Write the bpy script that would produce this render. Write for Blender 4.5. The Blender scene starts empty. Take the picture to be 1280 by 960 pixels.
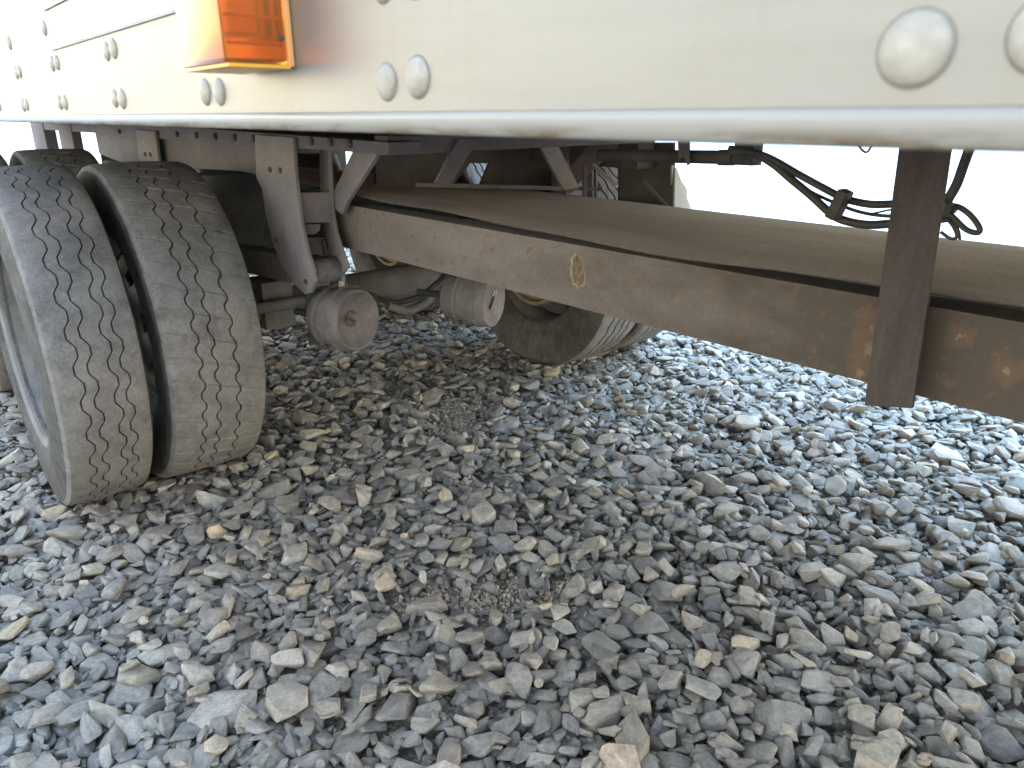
import bpy, bmesh, math, random
import numpy as np
from mathutils import Vector, Matrix

# ------------------------------------------------------------------ camera, sky, far-side skylight lamp, exposure
# World axes: x runs across the trailer (from the photographer's side inwards), y runs along it towards
# its rear, z is up. The photographer stands at x = y = 0, holding the camera 1.1 m above the gravel.
scene = bpy.context.scene
col = scene.collection
CAM = Vector((0.0, 0.0, 1.10))
FPX = 918.0
FWD = Vector((0.61270, 0.71252, -0.34191)).normalized()
RIGHT = FWD.cross(Vector((0, 0, 1))).normalized()
UP = RIGHT.cross(FWD).normalized()
cam_data = bpy.data.cameras.new('camera')
cam_data.sensor_width = 36.0
cam_data.lens = 36.0 * FPX / 1280.0
cam_data.clip_start = 0.02
cam_data.clip_end = 2000.0
cam_data.dof.use_dof = True
cam_data.dof.focus_distance = 1.9
cam_data.dof.aperture_fstop = 13.0
cam = bpy.data.objects.new('camera', cam_data)
col.objects.link(cam)
cam.location = CAM
cam.rotation_euler = FWD.to_track_quat('-Z', 'Y').to_euler()
scene.camera = cam

SUN_AZ = Vector((0.85, -0.5, 0)).normalized()     # horizontal direction towards the sun
SUN_EL = math.radians(60)
world = bpy.data.worlds.new('World')
scene.world = world
world.use_nodes = True
wn = world.node_tree
wn.nodes.clear()
wo = wn.nodes.new('ShaderNodeOutputWorld')
wb = wn.nodes.new('ShaderNodeBackground')
sky = wn.nodes.new('ShaderNodeTexSky')
sky.sky_type = 'NISHITA'
sky.sun_disc = False
sky.sun_elevation = SUN_EL
sky.sun_rotation = math.atan2(SUN_AZ.x, SUN_AZ.y)
sky.air_density = 1.3
sky.dust_density = 0.3
sky.ozone_density = 0.3
wb.inputs['Strength'].default_value = 0.15
wbal = wn.nodes.new('ShaderNodeMix')          # even white balance of the whole sky
wbal.data_type = 'RGBA'
wbal.blend_type = 'MULTIPLY'
wbal.inputs[0].default_value = 1.0
wbal.inputs[7].default_value = (1.19, 0.97, 0.785, 1)
wn.links.new(sky.outputs[0], wbal.inputs[6])
wn.links.new(wbal.outputs[2], wb.inputs[0])
wn.links.new(wb.outputs[0], wo.inputs[0])
sd = bpy.data.lights.new('far_skylight', 'SUN')
sd.energy = 1.5
sd.angle = math.radians(70)
sd.color = (0.22, 0.59, 1.0)  # blue wide lamp standing in for skylight from the far side
far_skylight = bpy.data.objects.new('far_skylight', sd)
col.objects.link(far_skylight)
sdir = SUN_AZ * math.cos(SUN_EL) + Vector((0, 0, math.sin(SUN_EL)))
far_skylight.rotation_euler = sdir.to_track_quat('Z', 'Y').to_euler()
far_skylight.location = (-3, 2, 6)
scene.view_settings.view_transform = 'Standard'
scene.view_settings.look = 'None'
scene.view_settings.gamma = 1.0
scene.view_settings.use_curve_mapping = False
scene.view_settings.exposure = 2.68
scene.cycles.max_bounces = 8
scene.cycles.use_denoising = True

rnd = random.Random(7)
rng = np.random.default_rng(11)


# ------------------------------------------------------------------ pixel helpers (1280 x 960 photograph)
def ray(px, py):
    return FWD * FPX + RIGHT * (px - 640.0) - UP * (py - 480.0)


def on_x(px, py, x):
    d = ray(px, py)
    return CAM + d * ((x - CAM.x) / d.x)


def on_y(px, py, y):
    d = ray(px, py)
    return CAM + d * ((y - CAM.y) / d.y)


# ------------------------------------------------------------------ materials
def new_mat(name):
    m = bpy.data.materials.new(name)
    m.use_nodes = True
    nt = m.node_tree
    b = nt.nodes['Principled BSDF']
    return m, nt, b


def noise(nt, vec, scale, detail=6, rough=0.6):
    n = nt.nodes.new('ShaderNodeTexNoise')
    n.inputs['Scale'].default_value = scale
    n.inputs['Detail'].default_value = detail
    n.inputs['Roughness'].default_value = rough
    if vec is not None:
        nt.links.new(vec, n.inputs['Vector'])
    return n.outputs['Fac']


def ramp(nt, fac, stops):
    r = nt.nodes.new('ShaderNodeValToRGB')
    e = r.color_ramp.elements
    while len(e) < len(stops):
        e.new(0.5)
    for i, (p, c) in enumerate(stops):
        e[i].position = p
        e[i].color = (c, c, c, 1) if isinstance(c, (int, float)) else (*c, 1)
    nt.links.new(fac, r.inputs[0])
    return r.outputs[0]


def mix(nt, fac, a, b, mode='MIX'):
    n = nt.nodes.new('ShaderNodeMix')
    n.data_type = 'RGBA'
    n.blend_type = mode
    for i, v in ((0, fac), (6, a), (7, b)):
        if hasattr(v, 'is_output') or isinstance(v, bpy.types.NodeSocket):
            nt.links.new(v, n.inputs[i])
        elif i == 0:
            n.inputs[0].default_value = v
        else:
            n.inputs[i].default_value = (*v, 1)
    return n.outputs[2]


def bump(nt, b, h, strength, dist):
    n = nt.nodes.new('ShaderNodeBump')
    n.inputs['Strength'].default_value = strength
    n.inputs['Distance'].default_value = dist
    nt.links.new(h, n.inputs['Height'])
    nt.links.new(n.outputs[0], b.inputs['Normal'])
    return n


def geo_pos(nt):
    return nt.nodes.new('ShaderNodeNewGeometry').outputs['Position']


def scaled(nt, vec, s):
    m = nt.nodes.new('ShaderNodeMapping')
    m.inputs['Scale'].default_value = s
    nt.links.new(vec, m.inputs['Vector'])
    return m.outputs[0]


def dusty(name, base, dust, lo=0.35, hi=0.7, scale=9, rough=0.75, rust=0.0, metallic=0.0, streak=None, bstr=0.25, spots=(), front_shade=False):
    """old paint or steel under road dust; optional rust blotches"""
    m, nt, b = new_mat(name)
    pos = geo_pos(nt)
    v = scaled(nt, pos, streak) if streak else pos
    f = ramp(nt, noise(nt, v, scale, 8, 0.65), [(lo, 0.0), (hi, 1.0)])
    c = mix(nt, f, base, dust)
    fine = noise(nt, pos, 140, 4, 0.7)
    c = mix(nt, 0.35, c, ramp(nt, fine, [(0.3, 0.25), (0.7, 0.8)]), 'SOFT_LIGHT')
    if rust:
        rf = ramp(nt, noise(nt, pos, 5.5, 9, 0.72), [(0.66 - rust, 0.0), (0.74 - rust * 0.6, 1.0)])
        rc = mix(nt, noise(nt, pos, 60, 4, 0.7), (0.085, 0.05, 0.03), (0.17, 0.105, 0.065))
        c = mix(nt, rf, c, rc)
    if front_shade:  # shade painted in: browner and darker towards the front, broken by noise
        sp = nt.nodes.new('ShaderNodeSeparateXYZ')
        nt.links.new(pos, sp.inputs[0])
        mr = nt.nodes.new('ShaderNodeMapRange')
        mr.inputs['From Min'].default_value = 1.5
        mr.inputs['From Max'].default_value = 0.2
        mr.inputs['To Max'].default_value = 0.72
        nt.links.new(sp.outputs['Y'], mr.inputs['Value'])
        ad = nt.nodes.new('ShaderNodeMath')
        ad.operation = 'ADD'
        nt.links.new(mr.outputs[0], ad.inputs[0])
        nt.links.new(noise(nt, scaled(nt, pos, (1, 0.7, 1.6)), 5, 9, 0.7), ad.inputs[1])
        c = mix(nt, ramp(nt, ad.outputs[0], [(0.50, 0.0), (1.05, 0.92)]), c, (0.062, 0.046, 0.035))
    for centre, rad in spots:          # rust eaten into the paint round given places, ragged by noise
        ds = nt.nodes.new('ShaderNodeVectorMath')
        ds.operation = 'DISTANCE'
        nt.links.new(pos, ds.inputs[0])
        ds.inputs[1].default_value = centre
        mr = nt.nodes.new('ShaderNodeMapRange')
        mr.inputs['From Min'].default_value = rad
        mr.inputs['From Max'].default_value = 0.0
        mr.inputs['To Max'].default_value = 0.42
        nt.links.new(ds.outputs['Value'], mr.inputs['Value'])
        ad = nt.nodes.new('ShaderNodeMath')
        ad.operation = 'ADD'
        nt.links.new(mr.outputs[0], ad.inputs[0])
        nt.links.new(noise(nt, pos, 42, 8, 0.75), ad.inputs[1])
        c = mix(nt, ramp(nt, ad.outputs[0], [(0.56, 0.0), (0.74, 0.65)]), c, (0.13, 0.08, 0.05))
        c = mix(nt, ramp(nt, ad.outputs[0], [(0.84, 0.0), (0.92, 1.0)]), c, mix(nt, noise(nt, pos, 200, 4, 0.8), (0.11, 0.06, 0.03), (0.30, 0.23, 0.16)))
    nt.links.new(c, b.inputs['Base Color'])
    b.inputs['Roughness'].default_value = rough
    b.inputs['Metallic'].default_value = metallic
    bump(nt, b, noise(nt, pos, 90, 6, 0.7), bstr, 0.004)
    return m


M = {}
M['frame'] = dusty('dusty_frame', (0.087, 0.078, 0.089), (0.133, 0.122, 0.135), scale=6)
M['floor'] = dusty('pale_bounce_boards', (0.42, 0.36, 0.29), (0.56, 0.50, 0.42), scale=6)  # floor coloured pale to bounce light onto the underframe
M['hanger'] = dusty('dusty_hanger', (0.157, 0.144, 0.155), (0.222, 0.206, 0.218), scale=8)
M['beam'] = dusty('beam_paint', (0.155, 0.129, 0.118), (0.218, 0.187, 0.174), scale=3.5, rust=-0.03, streak=(1, 0.6, 2.5), front_shade=True,
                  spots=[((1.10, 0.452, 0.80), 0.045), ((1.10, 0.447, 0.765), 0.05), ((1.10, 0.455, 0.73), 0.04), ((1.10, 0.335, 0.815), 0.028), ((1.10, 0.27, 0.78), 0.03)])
M['post'] = dusty('post_steel', (0.042, 0.032, 0.029), (0.068, 0.051, 0.048), scale=7, rust=0.02, streak=(6, 6, 0.8))
M['axle'] = dusty('axle_paint', (0.117, 0.113, 0.112), (0.218, 0.203, 0.192), scale=10)
M['chamber'] = dusty('chamber_paint', (0.108, 0.097, 0.099), (0.194, 0.177, 0.176), scale=14)
M['black_steel'] = dusty('black_steel', (0.035, 0.036, 0.038), (0.09, 0.085, 0.08), scale=7)
M['dark_panel'] = dusty('dark_panel', (0.05, 0.047, 0.05), (0.12, 0.11, 0.11), scale=5)
M['hose'] = dusty('rubber_hose', (0.03, 0.03, 0.035), (0.08, 0.075, 0.075), scale=20, rough=0.6)
M['zinc'] = dusty('zinc_plate', (0.42, 0.43, 0.45), (0.34, 0.33, 0.32), scale=9, rough=0.5)
M['drum'] = dusty('rusty_drum', (0.20, 0.15, 0.11), (0.32, 0.24, 0.17), scale=12, rust=0.12)
M['rust_chip'] = dusty('rust_chip', (0.11, 0.07, 0.045), (0.20, 0.14, 0.09), scale=70, rough=0.9, bstr=0.6)
M['rust_edge'] = dusty('bare_steel_edge', (0.17, 0.145, 0.115), (0.30, 0.265, 0.22), scale=90, rough=0.6)


def mat_sheet():
    m, nt, b = new_mat('mineral_felt_sheet')
    pos = geo_pos(nt)
    f = ramp(nt, noise(nt, scaled(nt, pos, (2.0, 0.5, 1)), 3, 8, 0.6), [(0.35, 0.0), (0.7, 1.0)])
    c = mix(nt, f, (0.50, 0.425, 0.40), (0.70, 0.61, 0.575))
    vo = nt.nodes.new('ShaderNodeTexVoronoi')
    vo.inputs['Scale'].default_value = 130
    nt.links.new(scaled(nt, pos, (1, 0.55, 1)), vo.inputs['Vector'])
    pit = ramp(nt, vo.outputs['Distance'], [(0.10, 1.0), (0.26, 0.0)])
    sel = ramp(nt, noise(nt, pos, 9, 5, 0.7), [(0.40, 0.0), (0.58, 0.9)])
    mm = nt.nodes.new('ShaderNodeMath')
    mm.operation = 'MULTIPLY'
    nt.links.new(pit, mm.inputs[0])
    nt.links.new(sel, mm.inputs[1])
    c = mix(nt, mm.outputs[0], c, (0.06, 0.05, 0.045))
    g = ramp(nt, noise(nt, pos, 220, 3, 0.7), [(0.35, 0.3), (0.65, 0.75)])
    c = mix(nt, 0.5, c, g, 'SOFT_LIGHT')
    nt.links.new(c, b.inputs['Base Color'])
    b.inputs['Roughness'].default_value = 0.85
    bump(nt, b, noise(nt, pos, 180, 4, 0.7), 0.35, 0.004)
    return m


M['sheet'] = mat_sheet()


def mat_wall():
    m, nt, b = new_mat('white_painted_aluminium')
    pos = geo_pos(nt)
    f = ramp(nt, noise(nt, scaled(nt, pos, (1, 1.2, 14)), 4, 8, 0.6), [(0.45, 0.0), (0.8, 0.55)])
    c = mix(nt, f, (0.240, 0.228, 0.213), (0.198, 0.183, 0.165))
    f2 = ramp(nt, noise(nt, scaled(nt, pos, (1, 26, 0.8)), 3, 6, 0.6), [(0.5, 0.0), (0.85, 0.35)])
    c = mix(nt, f2, c, (0.20, 0.18, 0.155))
    nt.links.new(c, b.inputs['Base Color'])
    b.inputs['Metallic'].default_value = 0.45
    b.inputs['Roughness'].default_value = 0.42
    b.inputs['Specular IOR Level'].default_value = 0.6
    bump(nt, b, noise(nt, scaled(nt, pos, (1, 3, 40)), 12, 5, 0.6), 0.05, 0.002)
    return m


M['wall'] = mat_wall()


def mat_rail():
    m, nt, b = new_mat('white_rail_lip')
    pos = geo_pos(nt)
    f = ramp(nt, noise(nt, scaled(nt, pos, (1, 0.8, 20)), 5, 6, 0.6), [(0.4, 0.0), (0.8, 0.6)])
    c = mix(nt, f, (0.31, 0.295, 0.27), (0.25, 0.23, 0.20))
    sep = nt.nodes.new('ShaderNodeSeparateXYZ')
    nt.links.new(pos, sep.inputs[0])
    # grime caked along the bottom edge, in broken lengths
    n1 = noise(nt, scaled(nt, pos, (1, 1.0, 6)), 13, 8, 0.7)
    zf = nt.nodes.new('ShaderNodeMapRange')
    zf.inputs['From Min'].default_value = 1.0975
    zf.inputs['From Max'].default_value = 1.0915
    nt.links.new(sep.outputs['Z'], zf.inputs['Value'])
    ml = nt.nodes.new('ShaderNodeMath')
    ml.operation = 'MULTIPLY'
    nt.links.new(zf.outputs[0], ml.inputs[0])
    nt.links.new(ramp(nt, n1, [(0.46, 0.0), (0.57, 1.0)]), ml.inputs[1])
    c = mix(nt, ml.outputs[0], c, (0.17, 0.125, 0.085))
    nt.links.new(c, b.inputs['Base Color'])
    b.inputs['Roughness'].default_value = 0.32
    return m


M['rail'] = mat_rail()
M['rivet'] = dusty('rivet_aluminium', (0.40, 0.365, 0.32), (0.30, 0.27, 0.23), scale=60, rough=0.5, metallic=0.05, bstr=0.05)
M['sealant'] = dusty('seam_sealant', (0.34, 0.33, 0.32), (0.45, 0.44, 0.42), scale=20, bstr=0.1)


def mat_plain(name, c, rough=0.5, metallic=0.0):
    m, nt, b = new_mat(name)
    pos = geo_pos(nt)
    cc = mix(nt, noise(nt, pos, 30, 5), tuple(v * 0.85 for v in c), tuple(min(1, v * 1.12) for v in c))
    nt.links.new(cc, b.inputs['Base Color'])
    b.inputs['Roughness'].default_value = rough
    b.inputs['Metallic'].default_value = metallic
    return m


def mat_amber(name, c, trans, rough):
    m, nt, b = new_mat(name)
    cc = mix(nt, noise(nt, geo_pos(nt), 60, 3), c, tuple(v * 0.85 for v in c))
    nt.links.new(cc, b.inputs['Base Color'])
    b.inputs['Transmission Weight'].default_value = trans
    b.inputs['Roughness'].default_value = rough
    b.inputs['IOR'].default_value = 1.46
    return m


M['amber'] = mat_amber('amber_lens', (1.0, 0.43, 0.09), 0.9, 0.2)
M['amber_inner'] = mat_amber('amber_reflector', (1.0, 0.52, 0.07), 0.2, 0.3)
M['amber_deep'] = mat_amber('amber_rib', (0.85, 0.20, 0.02), 0.3, 0.25)
M['lamp_base'] = mat_plain('lamp_base', (0.85, 0.38, 0.12), 0.5)
M['wheel'] = dusty('wheel_paint', (0.12, 0.12, 0.12), (0.22, 0.21, 0.20), scale=8, rough=0.75)


def mat_rubber(name, base, dust, lo, hi):
    m, nt, b = new_mat(name)
    tc = nt.nodes.new('ShaderNodeTexCoord').outputs['Object']
    f = ramp(nt, noise(nt, tc, 9, 10, 0.8), [(lo + 0.06, 0.0), (hi - 0.08, 1.0)])
    c = mix(nt, f, tuple(v * 0.8 for v in base), tuple(v * 1.12 for v in dust))
    # pale scuffs dragged round the tread, dark damp blotches, grey stone dust
    sc = ramp(nt, noise(nt, scaled(nt, tc, (2.2, 1, 1)), 34, 7, 0.8), [(0.56, 0.0), (0.70, 0.75)])
    c = mix(nt, sc, c, tuple(min(1, v * 1.35 + 0.02) for v in dust))
    sp2 = ramp(nt, noise(nt, tc, 22, 7, 0.8), [(0.30, 0.75), (0.47, 0.0)])
    c = mix(nt, sp2, c, tuple(v * 0.55 for v in base))
    fine = ramp(nt, noise(nt, tc, 260, 4, 0.8), [(0.3, 0.2), (0.7, 0.8)])
    c = mix(nt, 0.5, c, fine, 'SOFT_LIGHT')
    nt.links.new(c, b.inputs['Base Color'])
    b.inputs['Roughness'].default_value = 0.8
    h = mix(nt, 0.5, noise(nt, tc, 55, 7, 0.8), noise(nt, tc, 240, 4, 0.75))
    bump(nt, b, h, 0.8, 0.004)
    return m


M['tread'] = mat_rubber('worn_tread', (0.133, 0.125, 0.122), (0.194, 0.183, 0.176), 0.3, 0.7)
M['sidewall'] = mat_rubber('sidewall', (0.045, 0.044, 0.045), (0.105, 0.10, 0.092), 0.35, 0.75)
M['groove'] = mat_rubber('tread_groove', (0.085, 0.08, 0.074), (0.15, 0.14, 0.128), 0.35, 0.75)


def mat_stone():
    m, nt, b = new_mat('slate_gravel')
    oi = nt.nodes.new('ShaderNodeObjectInfo')
    r = oi.outputs['Random']
    base = ramp(nt, r, [(0.0, (0.160, 0.140, 0.121)), (0.10, (0.320, 0.276, 0.227)), (0.20, (0.202, 0.180, 0.160)), (0.32, (0.406, 0.346, 0.275)),
                        (0.45, (0.246, 0.215, 0.184)), (0.58, (0.395, 0.346, 0.295)), (0.70, (0.288, 0.252, 0.198)), (0.78, (0.213, 0.196, 0.179)),
                        (0.90, (0.448, 0.392, 0.329)), (0.965, (0.267, 0.226, 0.174)), (0.972, (0.427, 0.332, 0.223)),
                        (0.988, (0.480, 0.392, 0.290)), (0.993, (0.385, 0.261, 0.193)), (1.0, (0.587, 0.512, 0.435))])
    tc = nt.nodes.new('ShaderNodeTexCoord').outputs['Object']
    off = nt.nodes.new('ShaderNodeVectorMath')
    off.operation = 'ADD'
    ml = nt.nodes.new('ShaderNodeMath')
    ml.operation = 'MULTIPLY'
    ml.inputs[1].default_value = 91.7
    nt.links.new(r, ml.inputs[0])
    nt.links.new(tc, off.inputs[0])
    nt.links.new(ml.outputs[0], off.inputs[1])
    v = off.outputs[0]
    n1 = noise(nt, v, 1.6, 8, 0.7)
    c = mix(nt, 0.7, base, ramp(nt, n1, [(0.28, 0.18), (0.5, 0.5), (0.72, 0.80)]), 'OVERLAY')
    n2 = noise(nt, v, 7, 7, 0.8)
    c = mix(nt, 0.6, c, ramp(nt, n2, [(0.33, 0.27), (0.67, 0.78)]), 'OVERLAY')
    # thin pale calcite veins
    n3 = nt.nodes.new('ShaderNodeTexNoise')
    n3.inputs['Scale'].default_value = 1.4
    n3.inputs['Detail'].default_value = 5
    n3.inputs['Distortion'].default_value = 0.8
    nt.links.new(scaled(nt, v, (1, 2.4, 1)), n3.inputs['Vector'])
    vein = ramp(nt, n3.outputs['Fac'], [(0.488, 0.0), (0.5, 0.6), (0.512, 0.0)])
    vsel = ramp(nt, n1, [(0.46, 0.0), (0.58, 1.0)])
    mm = nt.nodes.new('ShaderNodeMath')
    mm.operation = 'MULTIPLY'
    nt.links.new(vein, mm.inputs[0])
    nt.links.new(vsel, mm.inputs[1])
    c = mix(nt, mm.outputs[0], c, (0.42, 0.40, 0.37))
    # tan staining on some stones
    st = ramp(nt, noise(nt, v, 0.9, 4, 0.6), [(0.60, 0.0), (0.75, 0.45)])
    c = mix(nt, st, c, (0.24, 0.205, 0.145))
    nt.links.new(c, b.inputs['Base Color'])
    b.inputs['Roughness'].default_value = 0.47
    b.inputs['Specular IOR Level'].default_value = 0.5
    h = mix(nt, 0.5, noise(nt, scaled(nt, v, (1, 1, 2.2)), 3.2, 8, 0.7), noise(nt, v, 18, 5, 0.7))
    bump(nt, b, h, 0.35, 0.22)
    return m


M['stone'] = mat_stone()


def mat_ground():
    m, nt, b = new_mat('gritty_earth')
    pos = geo_pos(nt)
    c = mix(nt, noise(nt, pos, 3, 8, 0.65), (0.30, 0.25, 0.19), (0.46, 0.385, 0.30))
    vo = nt.nodes.new('ShaderNodeTexVoronoi')
    vo.inputs['Scale'].default_value = 150
    nt.links.new(pos, vo.inputs['Vector'])
    cv = nt.nodes.new('ShaderNodeRGBToBW')
    nt.links.new(vo.outputs['Color'], cv.inputs[0])
    c = mix(nt, 0.6, c, ramp(nt, cv.outputs[0], [(0.2, 0.25), (0.8, 0.75)]), 'OVERLAY')
    nt.links.new(c, b.inputs['Base Color'])
    b.inputs['Roughness'].default_value = 0.9
    h = mix(nt, 0.5, ramp(nt, vo.outputs['Distance'], [(0, 1.0), (0.7, 0.0)]), noise(nt, pos, 320, 4, 0.7))
    bump(nt, b, h, 0.9, 0.006)
    return m


M['ground'] = mat_ground()


def mat_yard():  # far ground coloured pale so that it reads as overexposed
    m, nt, b = new_mat('blown_out_ground')
    pos = geo_pos(nt)
    c = mix(nt, noise(nt, pos, 0.6, 8, 0.65), (0.50, 0.49, 0.47), (0.62, 0.61, 0.59))
    c = mix(nt, ramp(nt, noise(nt, pos, 25, 6, 0.7), [(0.55, 0.0), (0.7, 0.4)]), c, (0.40, 0.39, 0.37))
    nt.links.new(c, b.inputs['Base Color'])
    b.inputs['Roughness'].default_value = 0.7
    bump(nt, b, noise(nt, pos, 60, 5, 0.7), 0.2, 0.004)
    return m


M['yard'] = mat_yard()


# ------------------------------------------------------------------ mesh helpers
def link(name, me, mat=None, parent=None):
    o = bpy.data.objects.new(name, me)
    col.objects.link(o)
    if mat is not None and me is not None and not me.materials:
        me.materials.append(mat)
    if parent is not None:
        o.parent = parent
        o.matrix_parent_inverse = world_of(parent).inverted()
    return o


def world_of(o):
    m = o.matrix_basis.copy()
    if o.parent is not None:
        m = world_of(o.parent) @ o.matrix_parent_inverse @ m
    return m


def mesh_from(name, verts, faces, smooth=None):
    me = bpy.data.meshes.new(name)
    me.from_pydata([tuple(v) for v in verts], [], faces)
    me.validate()
    if smooth is not None:
        me.polygons.foreach_set('use_smooth', [True] * len(me.polygons))
        me.set_sharp_from_angle(angle=math.radians(smooth))
    me.update()
    return me


def bm_done(name, bm, smooth=None):
    bmesh.ops.recalc_face_normals(bm, faces=bm.faces[:])
    me = bpy.data.meshes.new(name)
    bm.to_mesh(me)
    bm.free()
    if smooth is not None:
        me.polygons.foreach_set('use_smooth', [True] * len(me.polygons))
        me.set_sharp_from_angle(angle=math.radians(smooth))
    return me


def bevel_all(bm, w, seg=2):
    if w > 0:
        ed = [e for e in bm.edges if len(e.link_faces) == 2 and e.calc_face_angle(0) > math.radians(30)]
        bmesh.ops.bevel(bm, geom=ed, offset=w, segments=seg, affect='EDGES', profile=0.6, clamp_overlap=True)


def box(name, lo, hi, mat, parent=None, bev=0.003):
    bm = bmesh.new()
    bmesh.ops.create_cube(bm, size=1)
    lo, hi = Vector(lo), Vector(hi)
    for v in bm.verts:
        v.co = Vector(((lo[i] + hi[i]) / 2 + v.co[i] * (hi[i] - lo[i]) for i in range(3)))
    bevel_all(bm, bev)
    return link(name, bm_done(name, bm, 40), mat, parent)


def prism(name, pts, off, mat, parent=None, bev=0.002):
    """flat outline pts, made solid along the vector off"""
    bm = bmesh.new()
    off = Vector(off)
    a = [bm.verts.new(p) for p in pts]
    b = [bm.verts.new(Vector(p) + off) for p in pts]
    n = len(pts)
    bm.faces.new(a)
    bm.faces.new(b[::-1])
    for i in range(n):
        bm.faces.new((a[i], b[i], b[(i + 1) % n], a[(i + 1) % n]))
    bmesh.ops.recalc_face_normals(bm, faces=bm.faces[:])
    bevel_all(bm, bev)
    return link(name, bm_done(name, bm, 40), mat, parent)


def bar(name, p, q, w, h, mat, parent=None, side=None, bev=0.002):
    """rectangular bar from p to q: w along 'side', h across it"""
    p, q = Vector(p), Vector(q)
    d = (q - p).normalized()
    s = Vector(side) if side else d.cross(Vector((0, 0, 1)))
    s = (s - d * s.dot(d)).normalized()
    t = d.cross(s)
    pts = [p + s * a * w / 2 + t * b * h / 2 for a, b in ((-1, -1), (1, -1), (1, 1), (-1, 1))]
    return prism(name, pts, q - p, mat, parent, bev)


def catmull(pts, n=8):
    pts = [Vector(p) for p in pts]
    P = [pts[0] * 2 - pts[1]] + pts + [pts[-1] * 2 - pts[-2]]
    out = []
    for i in range(1, len(P) - 2):
        for k in range(n):
            t = k / n
            a, b, c, d = P[i - 1], P[i], P[i + 1], P[i + 2]
            out.append(0.5 * ((2 * b) + (c - a) * t + (2 * a - 5 * b + 4 * c - d) * t * t + (3 * b - a - 3 * c + d) * t ** 3))
    out.append(pts[-1])
    return out


def tube(name, pts, r, mat, parent=None, seg=12, curve=True, smooth=60):
    pts = catmull(pts) if curve else [Vector(p) for p in pts]
    vs, fs = [], []
    up = Vector((0.12, 0.2, 0.97))
    for i, p in enumerate(pts):
        d = (pts[min(i + 1, len(pts) - 1)] - pts[max(i - 1, 0)]).normalized()
        s = d.cross(up)
        if s.length < 1e-3:
            s = d.cross(Vector((1, 0, 0)))
        s.normalize()
        t = d.cross(s)
        up = -t if (-t).dot(up) > 0 else t
        rr = r(i / (len(pts) - 1)) if callable(r) else r
        for k in range(seg):
            a = 2 * math.pi * k / seg
            vs.append(p + s * math.cos(a) * rr + t * math.sin(a) * rr)
    for i in range(len(pts) - 1):
        for k in range(seg):
            a, b = i * seg + k, i * seg + (k + 1) % seg
            fs.append((a, b, b + seg, a + seg))
    fs.append(tuple(range(seg))[::-1])
    fs.append(tuple(range((len(pts) - 1) * seg, len(pts) * seg)))
    return link(name, mesh_from(name, vs, fs, smooth), mat, parent)


def lathe_mesh(name, prof, seg=48, smooth=35, axis=Vector((1, 0, 0)), org=Vector((0, 0, 0))):
    """prof: (along axis, radius) pairs; open ends with radius 0 close the shape"""
    axis = Vector(axis).normalized()
    u = axis.cross(Vector((0, 0, 1)))
    u = u.normalized() if u.length > 1e-3 else Vector((1, 0, 0))
    v = axis.cross(u)
    vs, fs, idx = [], [], []
    for a, r in prof:
        row = []
        if r < 1e-6:
            row = [len(vs)] * seg
            vs.append(org + axis * a)
        else:
            for k in range(seg):
                t = 2 * math.pi * k / seg
                row.append(len(vs))
                vs.append(org + axis * a + u * math.cos(t) * r + v * math.sin(t) * r)
        idx.append(row)
    for i in range(len(prof) - 1):
        for k in range(seg):
            q = [idx[i][k], idx[i][(k + 1) % seg], idx[i + 1][(k + 1) % seg], idx[i + 1][k]]
            q = list(dict.fromkeys(q))
            if len(q) >= 3:
                fs.append(q)
    me = mesh_from(name, vs, fs)
    bm = bmesh.new()
    bm.from_mesh(me)
    bmesh.ops.recalc_face_normals(bm, faces=bm.faces[:])
    bm.to_mesh(me)
    bm.free()
    me.polygons.foreach_set('use_smooth', [True] * len(me.polygons))
    me.set_sharp_from_angle(angle=math.radians(smooth))
    return me


def tag(o, label, cat, kind=None, group=None):
    o['label'] = label
    if cat:
        o['category'] = cat
    if kind:
        o['kind'] = kind
    if group:
        o['group'] = group
    return o


# ------------------------------------------------------------------ the ground
def sheet(name, x0, x1, y0, y1, z, mat):
    me = mesh_from(name, [(x0, y0, z), (x1, y0, z), (x1, y1, z), (x0, y1, z)], [(0, 1, 2, 3)])
    return link(name, me, mat)


GZ = -0.035
ground = sheet('ground', -600, 600, -600, 600, GZ, M['ground'])
ground['kind'] = 'structure'
ground['label'] = 'gritty brown earth showing between the gravel under the trailer'
yard_pts = [(7.0, -600), (600, -600), (600, 600), (-600, 600), (-600, 9.0), (7.0, 9.0)]
yard = link('far_ground', mesh_from('far_ground', [(x, y, GZ + 0.03) for x, y in yard_pts], [tuple(range(6))]), M['yard'])
yard['kind'] = 'structure'
yard['label'] = 'far yard ground beyond the gravel, coloured pale to look overexposed'

# ------------------------------------------------------------------ the trailer
XW = 0.2565            # outer face of the near side wall
XF = 2.84              # outer face of the far side wall
YF, YR = -7.0, 6.0     # front and rear of the body
trailer = bpy.data.objects.new('semi_trailer', None)
col.objects.link(trailer)
trailer.location = (1.547, 2.4, 0.0)
tag(trailer, 'white riveted box trailer on dual tyres with dusty underframe and amber side lamp', 'trailer')

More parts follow.
